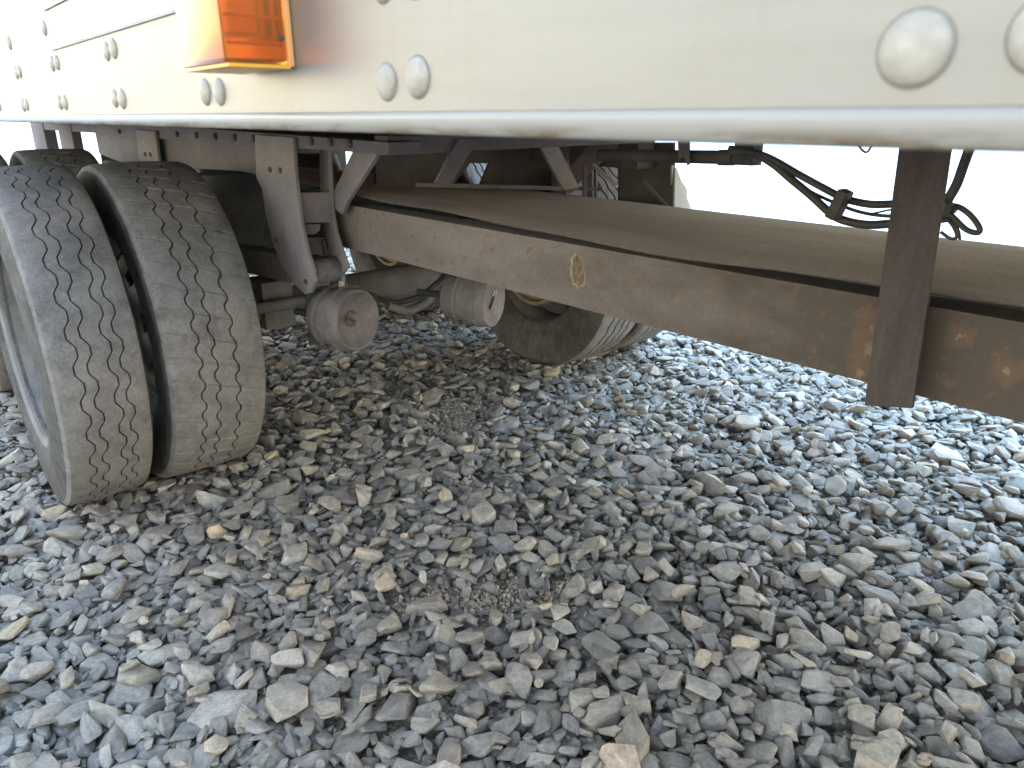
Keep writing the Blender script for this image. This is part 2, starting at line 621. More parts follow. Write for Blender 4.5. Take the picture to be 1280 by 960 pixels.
# body: near wall with its seams and rivets, far wall, ends, roof, floor
wall = prism('side_wall', [(XW, YF, 1.103), (XW + 0.035, YF, 1.103), (XW + 0.035, YF, 4.0), (XW, YF, 4.0)],
             (0, YR - YF, 0), M['wall'], trailer, 0.0)
far_wall = prism('side_wall', [(XF, YF, 1.089), (XF - 0.035, YF, 1.089), (XF - 0.035, YF, 4.0), (XF, YF, 4.0)],
                 (0, YR - YF, 0), M['wall'], trailer, 0.0)
box('front_wall', (XW + 0.037, YF, 1.2), (XF - 0.037, YF + 0.04, 3.998), M['wall'], trailer, 0)
box('rear_door', (XW + 0.037, YR - 0.05, 1.2), (XF - 0.037, YR, 3.998), M['wall'], trailer, 0)
box('roof', (XW, YF, 4.001), (XF, YR, 4.03), M['wall'], trailer, 0)
box('floor', (XW + 0.037, YF + 0.05, 1.205), (XF - 0.037, YR - 0.06, 1.24), M['floor'], trailer, 0)
# rolled bottom rail
prof = [(XW + 0.0, 1.1028)]
for k in range(9):
    a = math.radians(90 - k * 11.25)
    prof.append((XW - 0.0035 + 0.0 - 0.0035 * math.cos(a), 1.0993 + 0.0035 * math.sin(a)))
prof += [(XW - 0.0064, 1.0955), (XW - 0.0050, 1.0918), (XW - 0.003, 1.0903), (XW + 0.03, 1.0900), (XW + 0.03, 1.1028)]
rail = prism('bottom_rail', [(x, YF, z) for x, z in prof], (0, YR - YF, 0), M['rail'], trailer, 0.0)
rail.data.polygons.foreach_set('use_smooth', [True] * len(rail.data.polygons))
rail.data.set_sharp_from_angle(angle=math.radians(50))
# upper edge of the rail extrusion and the seam above it
for z, h in ((1.190, 0.0045), (1.242, 0.003)):
    prism('seam', [(XW - 0.0026, 0.2, z), (XW + 0.001, 0.2, z), (XW + 0.001, 0.2, z + h), (XW - 0.0026, 0.2, z + h * 0.4)],
          (0, 1.12, 0), M['sealant'], wall, 0)

rp = [(0.0, 0.0)]
riv_me = lathe_mesh('rivet', [(0.0, 0.0117), (-0.0003, 0.0116), (-0.0004, 0.0107), (-0.0005, 0.0106), (-0.0010, 0.0106), (-0.0020, 0.0098), (-0.0033, 0.0080), (-0.0042, 0.0055),
                              (-0.0047, 0.0028), (-0.0049, 0.0)], 28, 50)
riv_me.materials.append(M['rivet'])
M['grime_ring'] = dusty('grime_ring', (0.15, 0.137, 0.12), (0.22, 0.205, 0.185), scale=60, bstr=0.0)
riv_me.materials.append(M['grime_ring'])
for p_ in riv_me.polygons:
    if math.hypot(p_.center.y, p_.center.z) > 0.0107:
        p_.material_index = 1


def rivet(y, z):
    o = link('rivet', riv_me, None, None)
    o.location = (XW, y, z)
    o.rotation_euler = (rnd.uniform(0, 6), 0, 0)
    s = rnd.uniform(0.94, 1.05)
    o.scale = (s, s, s)
    o.parent = wall


k = 0
for k in range(-4, 9):
    y0 = 0.0715 + 0.3095 * k
    for dy in (0.0, 0.0365 if k == 0 else 0.033):
        rivet(y0 + dy + rnd.uniform(-.001, .001), 1.1205 + rnd.uniform(-.001, .001))
        if not (0.5 < y0 < 0.8):
            rivet(y0 + dy + rnd.uniform(-.001, .001), 1.173 + rnd.uniform(-.001, .001))
    if k >= 4 or k <= 0:
        rivet(y0 + 0.05 - 0.01, 1.222)
# wall's parent offset: rivets were placed in world metres and the wall sits at the origin

# amber side lamp on the wall
LX0, LX1, LY0, LY1, LZ0, LZ1 = XW - 0.052, XW, 0.535, 0.618, 1.1345, 1.235
lamp = box('marker_lamp', (XW - 0.006, LY0 + 0.001, LZ0 - 0.001), (XW - 0.0005, LY1 + 0.03, LZ1 + 0.003), M['lamp_base'], trailer, 0.0015)
lamp['label'] = 'square amber side marker lamp'


def shell_box(name, lo, hi, t, mat, parent, bev):
    bm = bmesh.new()
    for s, flip in ((0, False), (t, True)):
        a = Vector(lo) + Vector((s, s, s))
        b = Vector(hi) - Vector((0, s, s))
        vs = [bm.verts.new((x, y, z)) for x in (a.x, b.x) for y in (a.y, b.y) for z in (a.z, b.z)]
        quads = [(0, 1, 3, 2), (0, 4, 5, 1), (2, 3, 7, 6), (0, 2, 6, 4), (1, 5, 7, 3)]
        for q in quads:
            f = bm.faces.new([vs[i] for i in (q if not flip else q[::-1])])
        if s == 0:
            outer = vs
        else:
            for i, j in ((4, 5), (5, 7), (7, 6), (6, 4)):
                bm.faces.new((outer[i], vs[i], vs[j], outer[j]))
    bmesh.ops.recalc_face_normals(bm, faces=bm.faces[:])
    bevel_all(bm, bev)
    return link(name, bm_done(name, bm, 40), mat, parent)


shell_box('lens', (LX0, LY0, LZ0), (XW - 0.0062, LY1, LZ1), 0.003, M['amber'], lamp, 0.001)
box('reflector', (LX0 + 0.010, LY0 + 0.012, LZ0 + 0.020), (XW - 0.022, LY0 + 0.05, LZ1 - 0.012), M['amber_inner'], lamp, 0.002)
for i in range(5):
    zz = LZ0 + 0.012 + 0.017 * i
    box('rib', (LX0 + 0.004, LY0 + 0.0034, zz), (XW - 0.008, LY0 + 0.0052, zz + 0.002), M['amber_deep'], lamp, 0.0004)
for i in range(2):
    box('rib', (XW - 0.021 + i * 0.007, LY0 + 0.006, LZ0 + 0.018), (XW - 0.0185 + i * 0.007, LY1 - 0.01, LZ1 - 0.01), M['amber_deep'], lamp, 0.0005)
box('lens_flange', (LX0 + 0.001, LY0 - 0.0045, LZ0 - 0.0028), (XW - 0.0065, LY1 + 0.002, LZ0 - 0.0003), M['amber_inner'], lamp, 0.0006)
scr = lathe_mesh('screw', [(0, 0.0022), (-0.0015, 0.002), (-0.002, 0.0)], 12, 40, Vector((0, 1, 0)))
so = link('screw', scr, M['black_steel'], None)
so.location = (XW - 0.010, LY0 - 0.0005, LZ0 + 0.017)
so.parent = lamp

# floor crossmembers
cm_pts = [(XW + 0.04, -0.03, 1.1075), (XW + 0.04, 0.03, 1.1075), (XW + 0.04, 0.03, 1.113), (XW + 0.04, 0.004, 1.113), (XW + 0.04, 0.004, 1.198),
          (XW + 0.04, 0.03, 1.198), (XW + 0.04, 0.03, 1.2035), (XW + 0.04, -0.03, 1.2035), (XW + 0.04, -0.03, 1.198), (XW + 0.04, -0.004, 1.198),
          (XW + 0.04, -0.004, 1.113), (XW + 0.04, -0.03, 1.113)]
cm0 = prism('crossmember', cm_pts, (XF - XW - 0.08, 0, 0), M['frame'], None, 0)
for k in range(-20, 20):
    o = cm0 if k == -20 else cm0.copy()
    if k != -20:
        col.objects.link(o)
    o.location = (0, 0.0945 + 0.3075 * k, 0)
    o.parent = trailer
    o.matrix_parent_inverse = Matrix.Translation(-trailer.location)

# ---- bogie frame: slotted rail, deep side channel, cross frame
XA = 0.95
fr = prism('frame_rail', [on_x(*p, XA) for p in ((120, 150), (487, 178), (485, 193), (280, 179.5), (120, 168))], (0.09, 0, 0), M['frame'], trailer, 0.003)
hole_me = lathe_mesh('bolt_head', [(0, 0.012), (-0.006, 0.012), (-0.009, 0.008), (-0.009, 0.0)], 6, 20)
for t in range(13):
    px = 150 + 24 * t
    o = link('bolt_head', hole_me, M['frame'] if t % 2 else M['black_steel'], None)
    p = on_x(px, 166.0 + (px - 150) * 0.053 - 2.0, XA)
    o.location = p
    o.parent = fr
prism('frame_channel', [on_x(*p, XA + 0.02) for p in ((118, 162), (350, 180), (335, 222), (300, 214), (230, 210), (150, 203), (124, 192))], (0.07, 0, 0), M['frame'], trailer, 0.003)
# posts and plate at the rear end of the frame
box('end_post', tuple(on_x(60, 190, 1.0) - Vector((0, 0, 0.15))), tuple(on_x(51, 150, 1.07)), M['frame'], trailer)
a = on_x(90, 190, 1.0)
box('end_post', (1.0, on_x(90, 170, 1.0).y, 0.85), (1.05, on_x(74, 170, 1.0).y, 1.08), M['frame'], trailer)
bar('end_rail', (1.03, 4.3, 1.045), (1.03, 5.98, 1.045), 0.05, 0.05, M['frame'], trailer)
# far-side twin rail
box('frame_rail', (2.05, 1.72, 0.93), (2.14, 5.9, 1.085), M['dark_panel'], trailer)

# cross frame between the rails with its braces
YC = 1.60
prism('cross_channel', [on_y(*p, YC) for p in ((484, 170), (800, 170), (800, 179), (700, 183.5), (484, 194.5))], (0, 0.06, 0), M['frame'], trailer, 0.003)
prism('cross_brace', [on_y(*p, YC - 0.012) for p in ((573, 174), (596, 174), (594, 181), (562, 233), (545, 229))], (0, 0.012, 0), M['frame'], trailer)
prism('cross_brace', [on_y(*p, YC + 0.12) for p in ((670, 174), (694, 174), (724, 234), (706, 238))], (0, 0.012, 0), M['axle'], trailer)
bar('cross_tube', on_y(520, 231, YC + 0.3), on_y(752, 236.5, YC + 0.3), 0.012, 0.013, M['frame'], trailer)
bar('cross_strut', on_y(730, 205, YC + 0.28), on_y(731, 252, YC + 0.28), 0.012, 0.012, M['frame'], trailer)
prism('gusset_plate', [on_y(*p, 2.25) for p in ((470, 168), (745, 168), (745, 205), (735, 255), (612, 255), (600, 232), (612, 204), (588, 204), (560, 240), (470, 240))], (0, 0.012, 0), M['dark_panel'], trailer, 0.002)
box('sky_blocker', (0.985, 4.42, 0.42), (2.40, 4.44, 1.085), M['dark_panel'], trailer)  # added dark panel, closes off the bright sky behind the axles
box('gap_backing', (1.12, 3.02, 0.56), (2.02, 3.07, 0.80), M['dark_panel'], trailer)  # added dark box, keeps the gap between the axles dark
# chain and lever by the far rail
tube('lever', [on_x(742, 206, 2.0), on_x(771, 233, 2.0)], 0.007, M['zinc'], trailer, curve=False)
tube('lever', [on_x(804, 226, 2.0), on_x(836, 260, 2.0)], 0.006, M['frame'], trailer, curve=False)
# far mud panel with its pale return
prism('mud_panel', [on_x(*p, 2.16) for p in ((772, 178), (842, 178), (840, 330), (772, 330))], (0.012, 0, 0), M['dark_panel'], trailer, 0.002)
prism('mud_panel', [on_x(*p, 2.16) for p in ((640, 190), (744, 190), (747, 330), (640, 330))], (0.012, 0, 0), M['dark_panel'], trailer, 0.002)
yp = on_x(840, 215, 2.16).y - 0.004
prism('panel_return', [on_y(*p, yp) for p in ((840, 206), (846, 210), (852, 226), (859, 236), (860, 330), (840, 330))], (0, 0.006, 0), M['zinc'], trailer, 0.001)

# ---- suspension hangers (near pair seen from outside, with front flanges)
def hanger(dx, mirror=False):
    XH = 0.935
    outer = [(318, 168), (366, 172), (368, 210), (372, 250), (377, 285), (384, 315), (391, 338), (393, 352), (388, 366), (381, 368), (368, 356),
             (352, 332), (340, 302), (332, 270), (327, 236), (320, 222)]
    def px3(pts, x):
        out = [on_x(*p, x) for p in pts]
        if mirror:
            out = [Vector((2 * 1.547 - p.x, p.y, p.z)) for p in out]
        return [p + Vector((0, dx, 0)) for p in out]
    sg = -1 if mirror else 1
    h = prism('suspension_hanger', px3(outer, XH), (0.012 * sg, 0, 0), M['hanger'], trailer, 0.003)
    inner = [(398, 168), (410, 170), (411, 200), (414, 262), (419, 290), (427, 315), (434, 334), (427, 342), (428, 352), (421, 352), (418, 340), (412, 318), (405, 290), (401, 262)]
    prism('side_plate', px3(inner, XH + 0.115), (0.012 * sg, 0, 0), M['hanger'], h, 0.003)
    for bp in ((338, 212), (351, 213), (346, 300), (383, 352)):
        bo = link('bolt_head', hole_me, None, None)
        bo.location = px3([bp], XH)[0]
        bo.rotation_euler = (0.3, 0, math.pi if mirror else 0)
        bo.scale = (0.7, 0.7, 0.7)
        bo.parent = h
    # front web between the plates with its rounded cut-out plug
    yw = on_x(392, 250, XH + 0.06).y
    w = [(371, 241), (414, 240), (416, 296), (402, 296), (402, 279), (375, 280), (376, 296)]
    def py3(pts, y):
        out = [on_y(*p, y) for p in pts]
        if mirror:
            out = [Vector((2 * 1.547 - p.x, p.y, p.z)) for p in out]
        return [p + Vector((0, dx, 0)) for p in out]
    prism('web_plate', py3([(370, 241), (414, 240), (415, 278), (372, 279)], yw), (0, 0.01, 0), M['hanger'], h, 0.002)
    prism('stop_pad', py3([(375, 281), (401, 280), (400, 288), (394, 293), (384, 293), (377, 288)], yw - 0.01), (0, 0.03, 0), M['chamber'], h, 0.003)
    prism('web_plate', py3([(376, 297), (414, 297), (420, 322), (386, 324)], yw + 0.10), (0, 0.01, 0), M['axle'], h, 0.002)
    c = py3([(405, 338)], yw - 0.01)[0]
    b = link('bushing', lathe_mesh('bushing', [(-0.056, 0.0), (-0.056, 0.034), (-0.05, 0.038), (0.05, 0.038), (0.056, 0.034), (0.056, 0.0)], 28, 40), M['chamber'], h)
    b.location = c
    b.rotation_euler = (0, 0.05, 0.25)
    prism('brace', px3([(445, 180), (474, 180), (470, 196), (434, 252), (427, 268), (419, 262), (414, 246)], XH + 0.129), (0.014 * sg, 0, 0), M['hanger'], h, 0.002)
    # trailing arm from the pivot back over the axle
    ax = 1.0 if not mirror else 2 * 1.547 - 1.0
    bar('trailing_arm', (ax, c.y + 0.03, c.z - 0.01), (ax, 2.98 + dx, 0.60), 0.07, 0.09, M['axle'], h, side=(1, 0, 0), bev=0.008)
    ab = link('air_spring', lathe_mesh('air_spring', [(0.62, 0.0), (0.62, 0.10), (0.66, 0.12), (0.72, 0.135), (0.80, 0.135), (0.87, 0.12), (0.90, 0.11), (0.90, 0.0)], 32, 40, Vector((0, 0, 1))), M['black_steel'], h)
    ab.location = (ax + 0.04 * sg, 2.88 + dx, 0.0)
    return h


hanger(0.0)
hanger(0.0, True)
hanger(1.25)
hanger(1.25, True)

# ---- axles and brake chambers
AZ = 0.482
Y1, Y2 = 2.47, 3.72


def axle(y):
    a = link('axle', lathe_mesh('axle', [(0.50, 0.0), (0.50, 0.05), (1.15, 0.055), (1.18, 0.0635), (1.92, 0.0635), (1.95, 0.055), (2.60, 0.05), (2.60, 0.0)], 36, 40, Vector((1, 0, 0)), Vector((0, y, AZ))), M['axle'], trailer)
    for xx in (0.72, 2.374):
        d = 1 if xx < 1.5 else -1
        lm = lathe_mesh('brake_drum', [(-0.10 * d, 0.0), (-0.10 * d, 0.20), (0.10 * d, 0.205), (0.11 * d, 0.20), (0.11 * d, 0.185), (0.085 * d, 0.18), (0.085 * d, 0.0)], 48, 35, Vector((1, 0, 0)), Vector((xx + 0.03 * d, y, AZ)))
        link('brake_drum', lm, M['drum'], a)
    # S-cam tube and a spring-seat block
    tube('cam_tube', [(0.85, y - 0.12, AZ + 0.02), (1.2, y - 0.12, AZ + 0.02)], 0.02, M['axle'], a, curve=False)
    tube('cam_tube', [(1.75, y - 0.12, AZ + 0.02), (2.25, y - 0.12, AZ + 0.02)], 0.02, M['axle'], a, curve=False)
    box('spring_seat', (0.95, y - 0.07, AZ - 0.075), (1.06, y + 0.07, AZ + 0.09), M['axle'], a, 0.006)
    box('spring_seat', (2.03, y - 0.07, AZ - 0.075), (2.14, y + 0.07, AZ + 0.09), M['axle'], a, 0.006)
    return a


ax1 = axle(Y1)
ax2 = axle(Y2)


def chamber(face, axis, r, length, parent, style):
    axis = Vector(axis).normalized()
    dd = 0.034 if style == 0 else 0.008
    pr = [(dd, 0.0), (dd, r * 0.30), (dd * 0.8, r * 0.52), (dd * 0.35, r * 0.76), (-0.003, r * 0.90), (-0.003, r * 0.96), (0.004, r), (0.034, r), (0.037, r * 1.05), (0.045, r * 1.05), (0.048, r * 0.99),
          (length * 0.55, r * 0.97), (length * 0.56, r * 1.07), (length * 0.62, r * 1.07), (length * 0.63, r * 0.96), (length * 0.9, r * 0.85), (length, r * 0.6), (length, 0.0)]
    o = link('brake_chamber', lathe_mesh('brake_chamber', pr, 44, 32, axis, Vector(face)), M['chamber'], parent)
    s = axis.cross(Vector((0, 0, 1))).normalized()
    t = axis.cross(s)
    f = Vector(face) + axis * (0.026 if style == 0 else 0.004)
    if style == 0:
        link('vent_plug', lathe_mesh('vent_plug', [(-0.012, 0.0), (-0.012, 0.016), (0.0, 0.024), (0.004, 0.026), (0.004, 0.0)], 24, 30, axis, f + s * 0.008), M['chamber'], o)
        bar('release_bolt', f + s * 0.005 + t * 0.008 - axis * 0.012, f - s * 0.028 - t * 0.010 - axis * 0.012, 0.007, 0.007, M['black_steel'], o)
    else:
        bar('release_bolt', f - s * 0.022 + t * 0.022, f + s * 0.012 - t * 0.014, 0.007, 0.007, M['black_steel'], o)
        for a in (-1, 1):
            tube('clip', [f + s * 0.012 - t * 0.014 + s * a * 0.009 - t * 0.004, f + s * (0.016 + a * 0.011) - t * 0.026, f + s * 0.022 + s * a * 0.005 - t * 0.034], 0.0028, M['zinc'], o, 8)
    for a in (0.5, 2.3, 4.4):          # clamp-band bolts and an air fitting
        d = s * math.cos(a) + t * math.sin(a)
        q = Vector(face) + axis * (length * 0.59) + d * r * 1.07
        bar('clamp_bolt', q - axis * 0.016, q + axis * 0.016, 0.014, 0.014, M['black_steel'], o)
    q = Vector(face) + axis * (length * 0.35) - t * r * 0.98
    if q.z < face[2]:
        q = Vector(face) + axis * (length * 0.35) + t * r * 0.98
    tube('air_fitting', [q, q + Vector((0, 0, 0.03))], 0.010, M['zinc'], o, 10, False)
    tube('air_hose', [q + Vector((0, 0, 0.025)), q + Vector((0.01, 0.03, 0.07)), q + Vector((0.03, 0.12, 0.11)), q + Vector((0.05, 0.24, 0.10))], 0.008, M['hose'], o, 10)
    rod = Vector(face) + axis * length
    tube('push_rod', [rod, rod + axis * 0.12], 0.012, M['black_steel'], o, curve=False)
    return o


c1 = CAM + ray(447, 400) * (1.075 / ray(447, 400).x)
c2 = CAM + ray(617, 377) * (1.60 / ray(617, 377).x)
chamber(c1, (-0.30, 0.93, -0.03), 0.098, 0.15, ax1, 0)
chamber(c2, (-0.42, 0.90, 0.02), 0.092, 0.19, ax1, 1)
# chamber brackets, ragged lower strap and air lines
prism('chamber_bracket', [on_y(*p, c1.y + 0.16) for p in ((383, 366), (412, 360), (418, 430), (388, 432))], (0, 0.012, 0), M['black_steel'], ax1, 0.002)
tube('air_hose', [on_x(430, 350, 1.07), on_x(437, 362, 1.08), on_x(436, 372, 1.09), on_x(424, 372, 1.07), on_x(415, 350, 1.05), on_x(404, 300, 1.03)], 0.008, M['hose'], ax1, 10)
tube('air_hose', [on_x(566, 330, 1.6), on_x(548, 352, 1.6), on_x(520, 372, 1.5), on_x(490, 378, 1.4), on_x(462, 368, 1.2)], 0.010, M['hose'], ax1, 10)
tube('lower_strap', [on_y(484, 382, 2.28), on_y(510, 388, 2.28), on_y(532, 378, 2.28), on_y(541, 366, 2.28)], 0.016, M['axle'], ax1, 10)

# ---- wheels
def tyre_mesh(name, grooves, periods, R=0.492, W=0.235, sec=0.27, gw=0.0032, gd=0.008, amp=0.0075, clip=1.5, nper=8, skew=0.0, sipes=0):
    """axis = x. Circumferential grooves zigzag; sipes are thin cross cuts between and outside the grooves."""
    cols = []          # (s, zig weight, depth, tag)
    half = W / 2
    cols.append((-half, 0, 0.0, 0))
    prev = -half
    for gi, s0 in enumerate(grooves):
        cols.append(((prev + s0) / 2, 0.5 if gi == 0 else 1.0, 0.0, gi))
        cols += [(s0 - gw, 1, 0, gi), (s0 - gw * 0.75, 1, gd, -1), (s0 + gw * 0.75, 1, gd, -1), (s0 + gw, 1, 0, gi + 1)]
        prev = s0
    cols.append(((prev + half) / 2, 0.5, 0.0, len(grooves)))
    cols.append((half, 0, 0, len(grooves)))
    # rows
    N = periods * nper
    rows = []
    for i in range(N):
        rows.append((i / N, 0))
        if sipes and i % nper == nper // 2:
            e = 0.0022 / (2 * math.pi * R)
            rows.append((i / N + e, 1))
            rows.append((i / N + 2 * e, 1))
            rows.append((i / N + 3 * e, 0))
    def zig(t):
        p = (t * periods) % 1.0
        tri = 4 * abs(p - 0.5) - 1
        return max(-1, min(1, tri * clip))
    side_out = [(half + 0.010, R - 0.008), (half + 0.017, R - 0.022), (half + 0.020, R - 0.040), (sec / 2 - 0.004, R - 0.085), (sec / 2, R - 0.125),
                (sec / 2 - 0.006, R - 0.165), (sec / 2 - 0.016, R - 0.185), (sec / 2 - 0.020, R - 0.20), (sec / 2 - 0.036, R - 0.212)]
    ncol = len(cols)
    full = [(-s, r) for s, r in side_out[::-1]] + cols + side_out
    nc = len(full)
    ns = len(side_out)
    V = []
    for t, sp in rows:
        z = zig(t) * amp
        for j, c in enumerate(full):
            if ns <= j < ns + ncol:
                s, wgt, dep, tg = c
                x = s + z * wgt
                r = R - dep - 0.004 * (x / half) ** 2
                th = 2 * math.pi * t + skew * (x / R)
                if sp and tg >= 0:
                    if tg in (0, len(grooves)):
                        deep = abs(s) >= half - 1e-6 or sipes == 2
                        r -= 0.004 if abs(s) >= half - 1e-6 else 0.0006
                    else:
                        r -= 0.0025
            else:
                x, r = c
                th = 2 * math.pi * t + skew * (max(-half, min(half, x)) / R)
            V.append((x, r * math.cos(th), r * math.sin(th)))
    F, mi = [], []
    nr = len(rows)
    for i in range(nr):
        i2 = (i + 1) % nr
        spr = rows[i][1] and rows[i2][1]
        for j in range(nc - 1):
            F.append((i * nc + j, i2 * nc + j, i2 * nc + j + 1, i * nc + j + 1))
            if j < ns - 1 or j >= ns + ncol + 1:
                mi.append(1)
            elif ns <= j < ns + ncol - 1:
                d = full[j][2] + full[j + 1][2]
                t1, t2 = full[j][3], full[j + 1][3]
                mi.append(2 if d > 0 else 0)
            else:
                mi.append(0)
    me = mesh_from(name, V, F)
    bm = bmesh.new()
    bm.from_mesh(me)
    bmesh.ops.recalc_face_normals(bm, faces=bm.faces[:])
    bm.to_mesh(me)
    bm.free()
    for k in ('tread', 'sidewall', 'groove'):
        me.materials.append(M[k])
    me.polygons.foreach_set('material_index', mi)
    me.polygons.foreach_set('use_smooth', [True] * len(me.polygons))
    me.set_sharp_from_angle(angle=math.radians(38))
    return me


tyre_a = tyre_mesh('zigzag_tyre', [-0.056, -0.028, 0.018, 0.048], 34, W=0.182, sec=0.24, clip=2.0, amp=0.0076, gw=0.0021)
tyre_b = tyre_mesh('block_tyre', [-0.045, 0.012, 0.052], 46, amp=0.0058, clip=2.0, gw=0.0026, skew=0.35, sipes=1)
tyre_c = tyre_mesh('rib_tyre', [-0.066, -0.022, 0.022, 0.066], 40, amp=0.004, gw=0.005, gd=0.012, nper=6)


def wheel_mesh():
    """steel disc wheel, disc dished towards +x, eight hand holes"""
    me = lathe_mesh('wheel', [(-0.105, 0.318), (-0.108, 0.305), (-0.10, 0.288), (-0.05, 0.275), (0.05, 0.275), (0.10, 0.288), (0.108, 0.305), (0.105, 0.318),
                              (0.098, 0.312), (0.096, 0.296), (0.048, 0.268), (0.02, 0.266)], 64, 35)
    bm = bmesh.new()
    bm.from_mesh(me)
    # disc ring with hand holes: rows of quads, leaving the holes open
    n = 64
    rad = [(0.02, 0.266), (0.055, 0.245), (0.085, 0.215), (0.105, 0.185), (0.112, 0.16), (0.112, 0.0)]
    rings = []
    for x, r in rad[:-1]:
        rings.append([bm.verts.new((x, r * math.cos(2 * math.pi * k / n), r * math.sin(2 * math.pi * k / n))) for k in range(n)])
    cen = bm.verts.new((rad[-1][0], 0, 0))
    for i in range(len(rings) - 1):
        for k in range(n):
            if i in (1, 2) and k % 8 in (2, 3, 4):
                continue
            bm.faces.new((rings[i][k], rings[i][(k + 1) % n], rings[i + 1][(k + 1) % n], rings[i + 1][k]))
    for k in range(n):
        bm.faces.new((rings[-1][k], rings[-1][(k + 1) % n], cen))
    for k in range(10):   # wheel nuts
        a = 2 * math.pi * k / 10
        mt = Matrix.Translation((0.100, 0.142 * math.cos(a), 0.142 * math.sin(a))) @ Matrix.Rotation(math.pi / 2, 4, 'Y')
        bmesh.ops.create_cone(bm, cap_ends=True, segments=6, radius1=0.017, radius2=0.015, depth=0.026, matrix=mt)
    mt = Matrix.Translation((0.045, 0, 0)) @ Matrix.Rotation(math.pi / 2, 4, 'Y')
    bmesh.ops.create_cone(bm, cap_ends=True, segments=28, radius1=0.085, radius2=0.105, depth=0.14, matrix=mt)
    me2 = bm_done('wheel', bm, 35)
    bpy.data.meshes.remove(me)
    me2.materials.append(M['wheel'])
    return me2


wheel_me = wheel_mesh()
tyre_d = {'a': tyre_a, 'b': tyre_b, 'c': tyre_c}


def wheel(x, y, kind, out, turn, flip=False, label=None):
    """out = +1: disc dished towards +x"""
    w = link('wheel', wheel_me, None, None)
    w.location = (x, y, AZ)
    w.rotation_euler = (turn, 0, 0) if out > 0 else (turn, 0, math.pi)
    w.parent = trailer
    w.matrix_parent_inverse = Matrix.Translation(-trailer.location)
    t = link('tyre', tyre_d[kind], None, None)
    t.parent = w
    t.rotation_euler = (0, 0, math.pi if flip else 0)
    if label:
        t['label'] = label


XO, XI = 0.350, 0.642
for y, ka, kb in ((Y1, 'a', 'b'), (Y2, 'a', 'b')):
    f = y == Y1
    wheel(XO, y, ka, 1, 0.3 if f else 1.1, True, 'worn tyre with four zigzag tread grooves' if f else None)
    wheel(XI, y, kb, -1, 0.7 if f else 0.2, False, 'worn tyre with three zigzag grooves and cross cuts' if f else None)
    wheel(2.37, y, 'c', 1, 0.1)
    wheel(2.70, y, 'c', -1, 0.9)

# ---- low longitudinal beam, its sheet, post and strap
BX = 1.10


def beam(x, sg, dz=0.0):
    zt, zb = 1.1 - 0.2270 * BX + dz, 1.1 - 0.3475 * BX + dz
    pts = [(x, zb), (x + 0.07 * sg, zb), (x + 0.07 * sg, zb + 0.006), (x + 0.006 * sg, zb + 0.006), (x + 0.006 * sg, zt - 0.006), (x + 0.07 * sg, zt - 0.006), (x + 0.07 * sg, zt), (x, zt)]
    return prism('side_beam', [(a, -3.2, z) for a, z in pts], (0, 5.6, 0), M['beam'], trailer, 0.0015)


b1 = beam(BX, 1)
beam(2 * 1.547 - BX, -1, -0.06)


def belly_sheet():
    ys = np.linspace(-3.2, 3.1, 127)
    xs = np.linspace(0, 1, 22)
    vs, fs = [], []
    for s in (0, 1):
        for y in ys:
            lift = 0.028 * max(0.0, (y - 1.0) / 1.1) ** 1.4 if y > 1.0 else 0.0
            x0 = BX + 0.012 + 0.005 * math.sin(y * 2.1 + 0.6)
            for t in xs:
                x = x0 + t * (1.87 - x0)
                z = 1.1 - 0.2170 * BX + lift * (1 - t) ** 1.2 + 0.010 * math.sin(math.pi * t) + 0.004 * math.sin(y * 3.1 + 1.0) * (1 - t) - 0.020 * t
                z += 0.004 * math.sin(y * 1.7 + t * 4) + (0.0045 * math.sin(y * 5.3 + 0.4) + 0.002 * math.sin(y * 13)) * (1 - t) ** 2
                if t == 0:
                    z -= 0.002
                vs.append((x, y, z - 0.0022 * s))
    n, m = len(ys), len(xs)
    def ix(s, i, j):
        return s * n * m + i * m + j
    for i in range(n - 1):
        for j in range(m - 1):
            fs.append((ix(0, i, j), ix(0, i, j + 1), ix(0, i + 1, j + 1), ix(0, i + 1, j)))
            fs.append((ix(1, i, j), ix(1, i + 1, j), ix(1, i + 1, j + 1), ix(1, i, j + 1)))
        for j in (0, m - 1):
            q = (ix(0, i, j), ix(0, i + 1, j), ix(1, i + 1, j), ix(1, i, j))
            fs.append(q if j == 0 else q[::-1])
    for i in (0, n - 1):
        for j in range(m - 1):
            q = (ix(0, i, j), ix(1, i, j), ix(1, i, j + 1), ix(0, i, j + 1))
            fs.append(q if i == 0 else q[::-1])
    me = mesh_from('belly_sheet', vs, fs, 50)
    me.materials.append(M['sheet'])
    me.materials.append(M['black_steel'])
    for p in me.polygons:          # shade painted onto the edge faces, which would otherwise catch the light
        if abs(p.normal.z) < 0.6:
            p.material_index = 1
    return link('belly_sheet', me, None, trailer)


belly_sheet()

# rust-eaten tear in the beam paint: raised lip round a brown scar
def scar(cx, cy, w, h, mat, x, seed, thick):
    r = random.Random(seed)
    pts = []
    for k in range(26):
        a = 2 * math.pi * k / 26
        rr = 1 + r.uniform(-0.13, 0.13)
        pts.append(on_x(cx + w * math.cos(a) * rr + 0.10 * h * math.sin(a), cy + h * math.sin(a) * rr, x))
    return prism('rust_scar', pts, (thick, 0, 0), mat, b1, 0.0008)


scar(722, 340, 9.5, 22, M['rust_edge'], BX - 0.0012, 3, 0.004)
scar(722.5, 339.5, 7.2, 19.5, M['rust_chip'], BX - 0.0021, 3, 0.004)

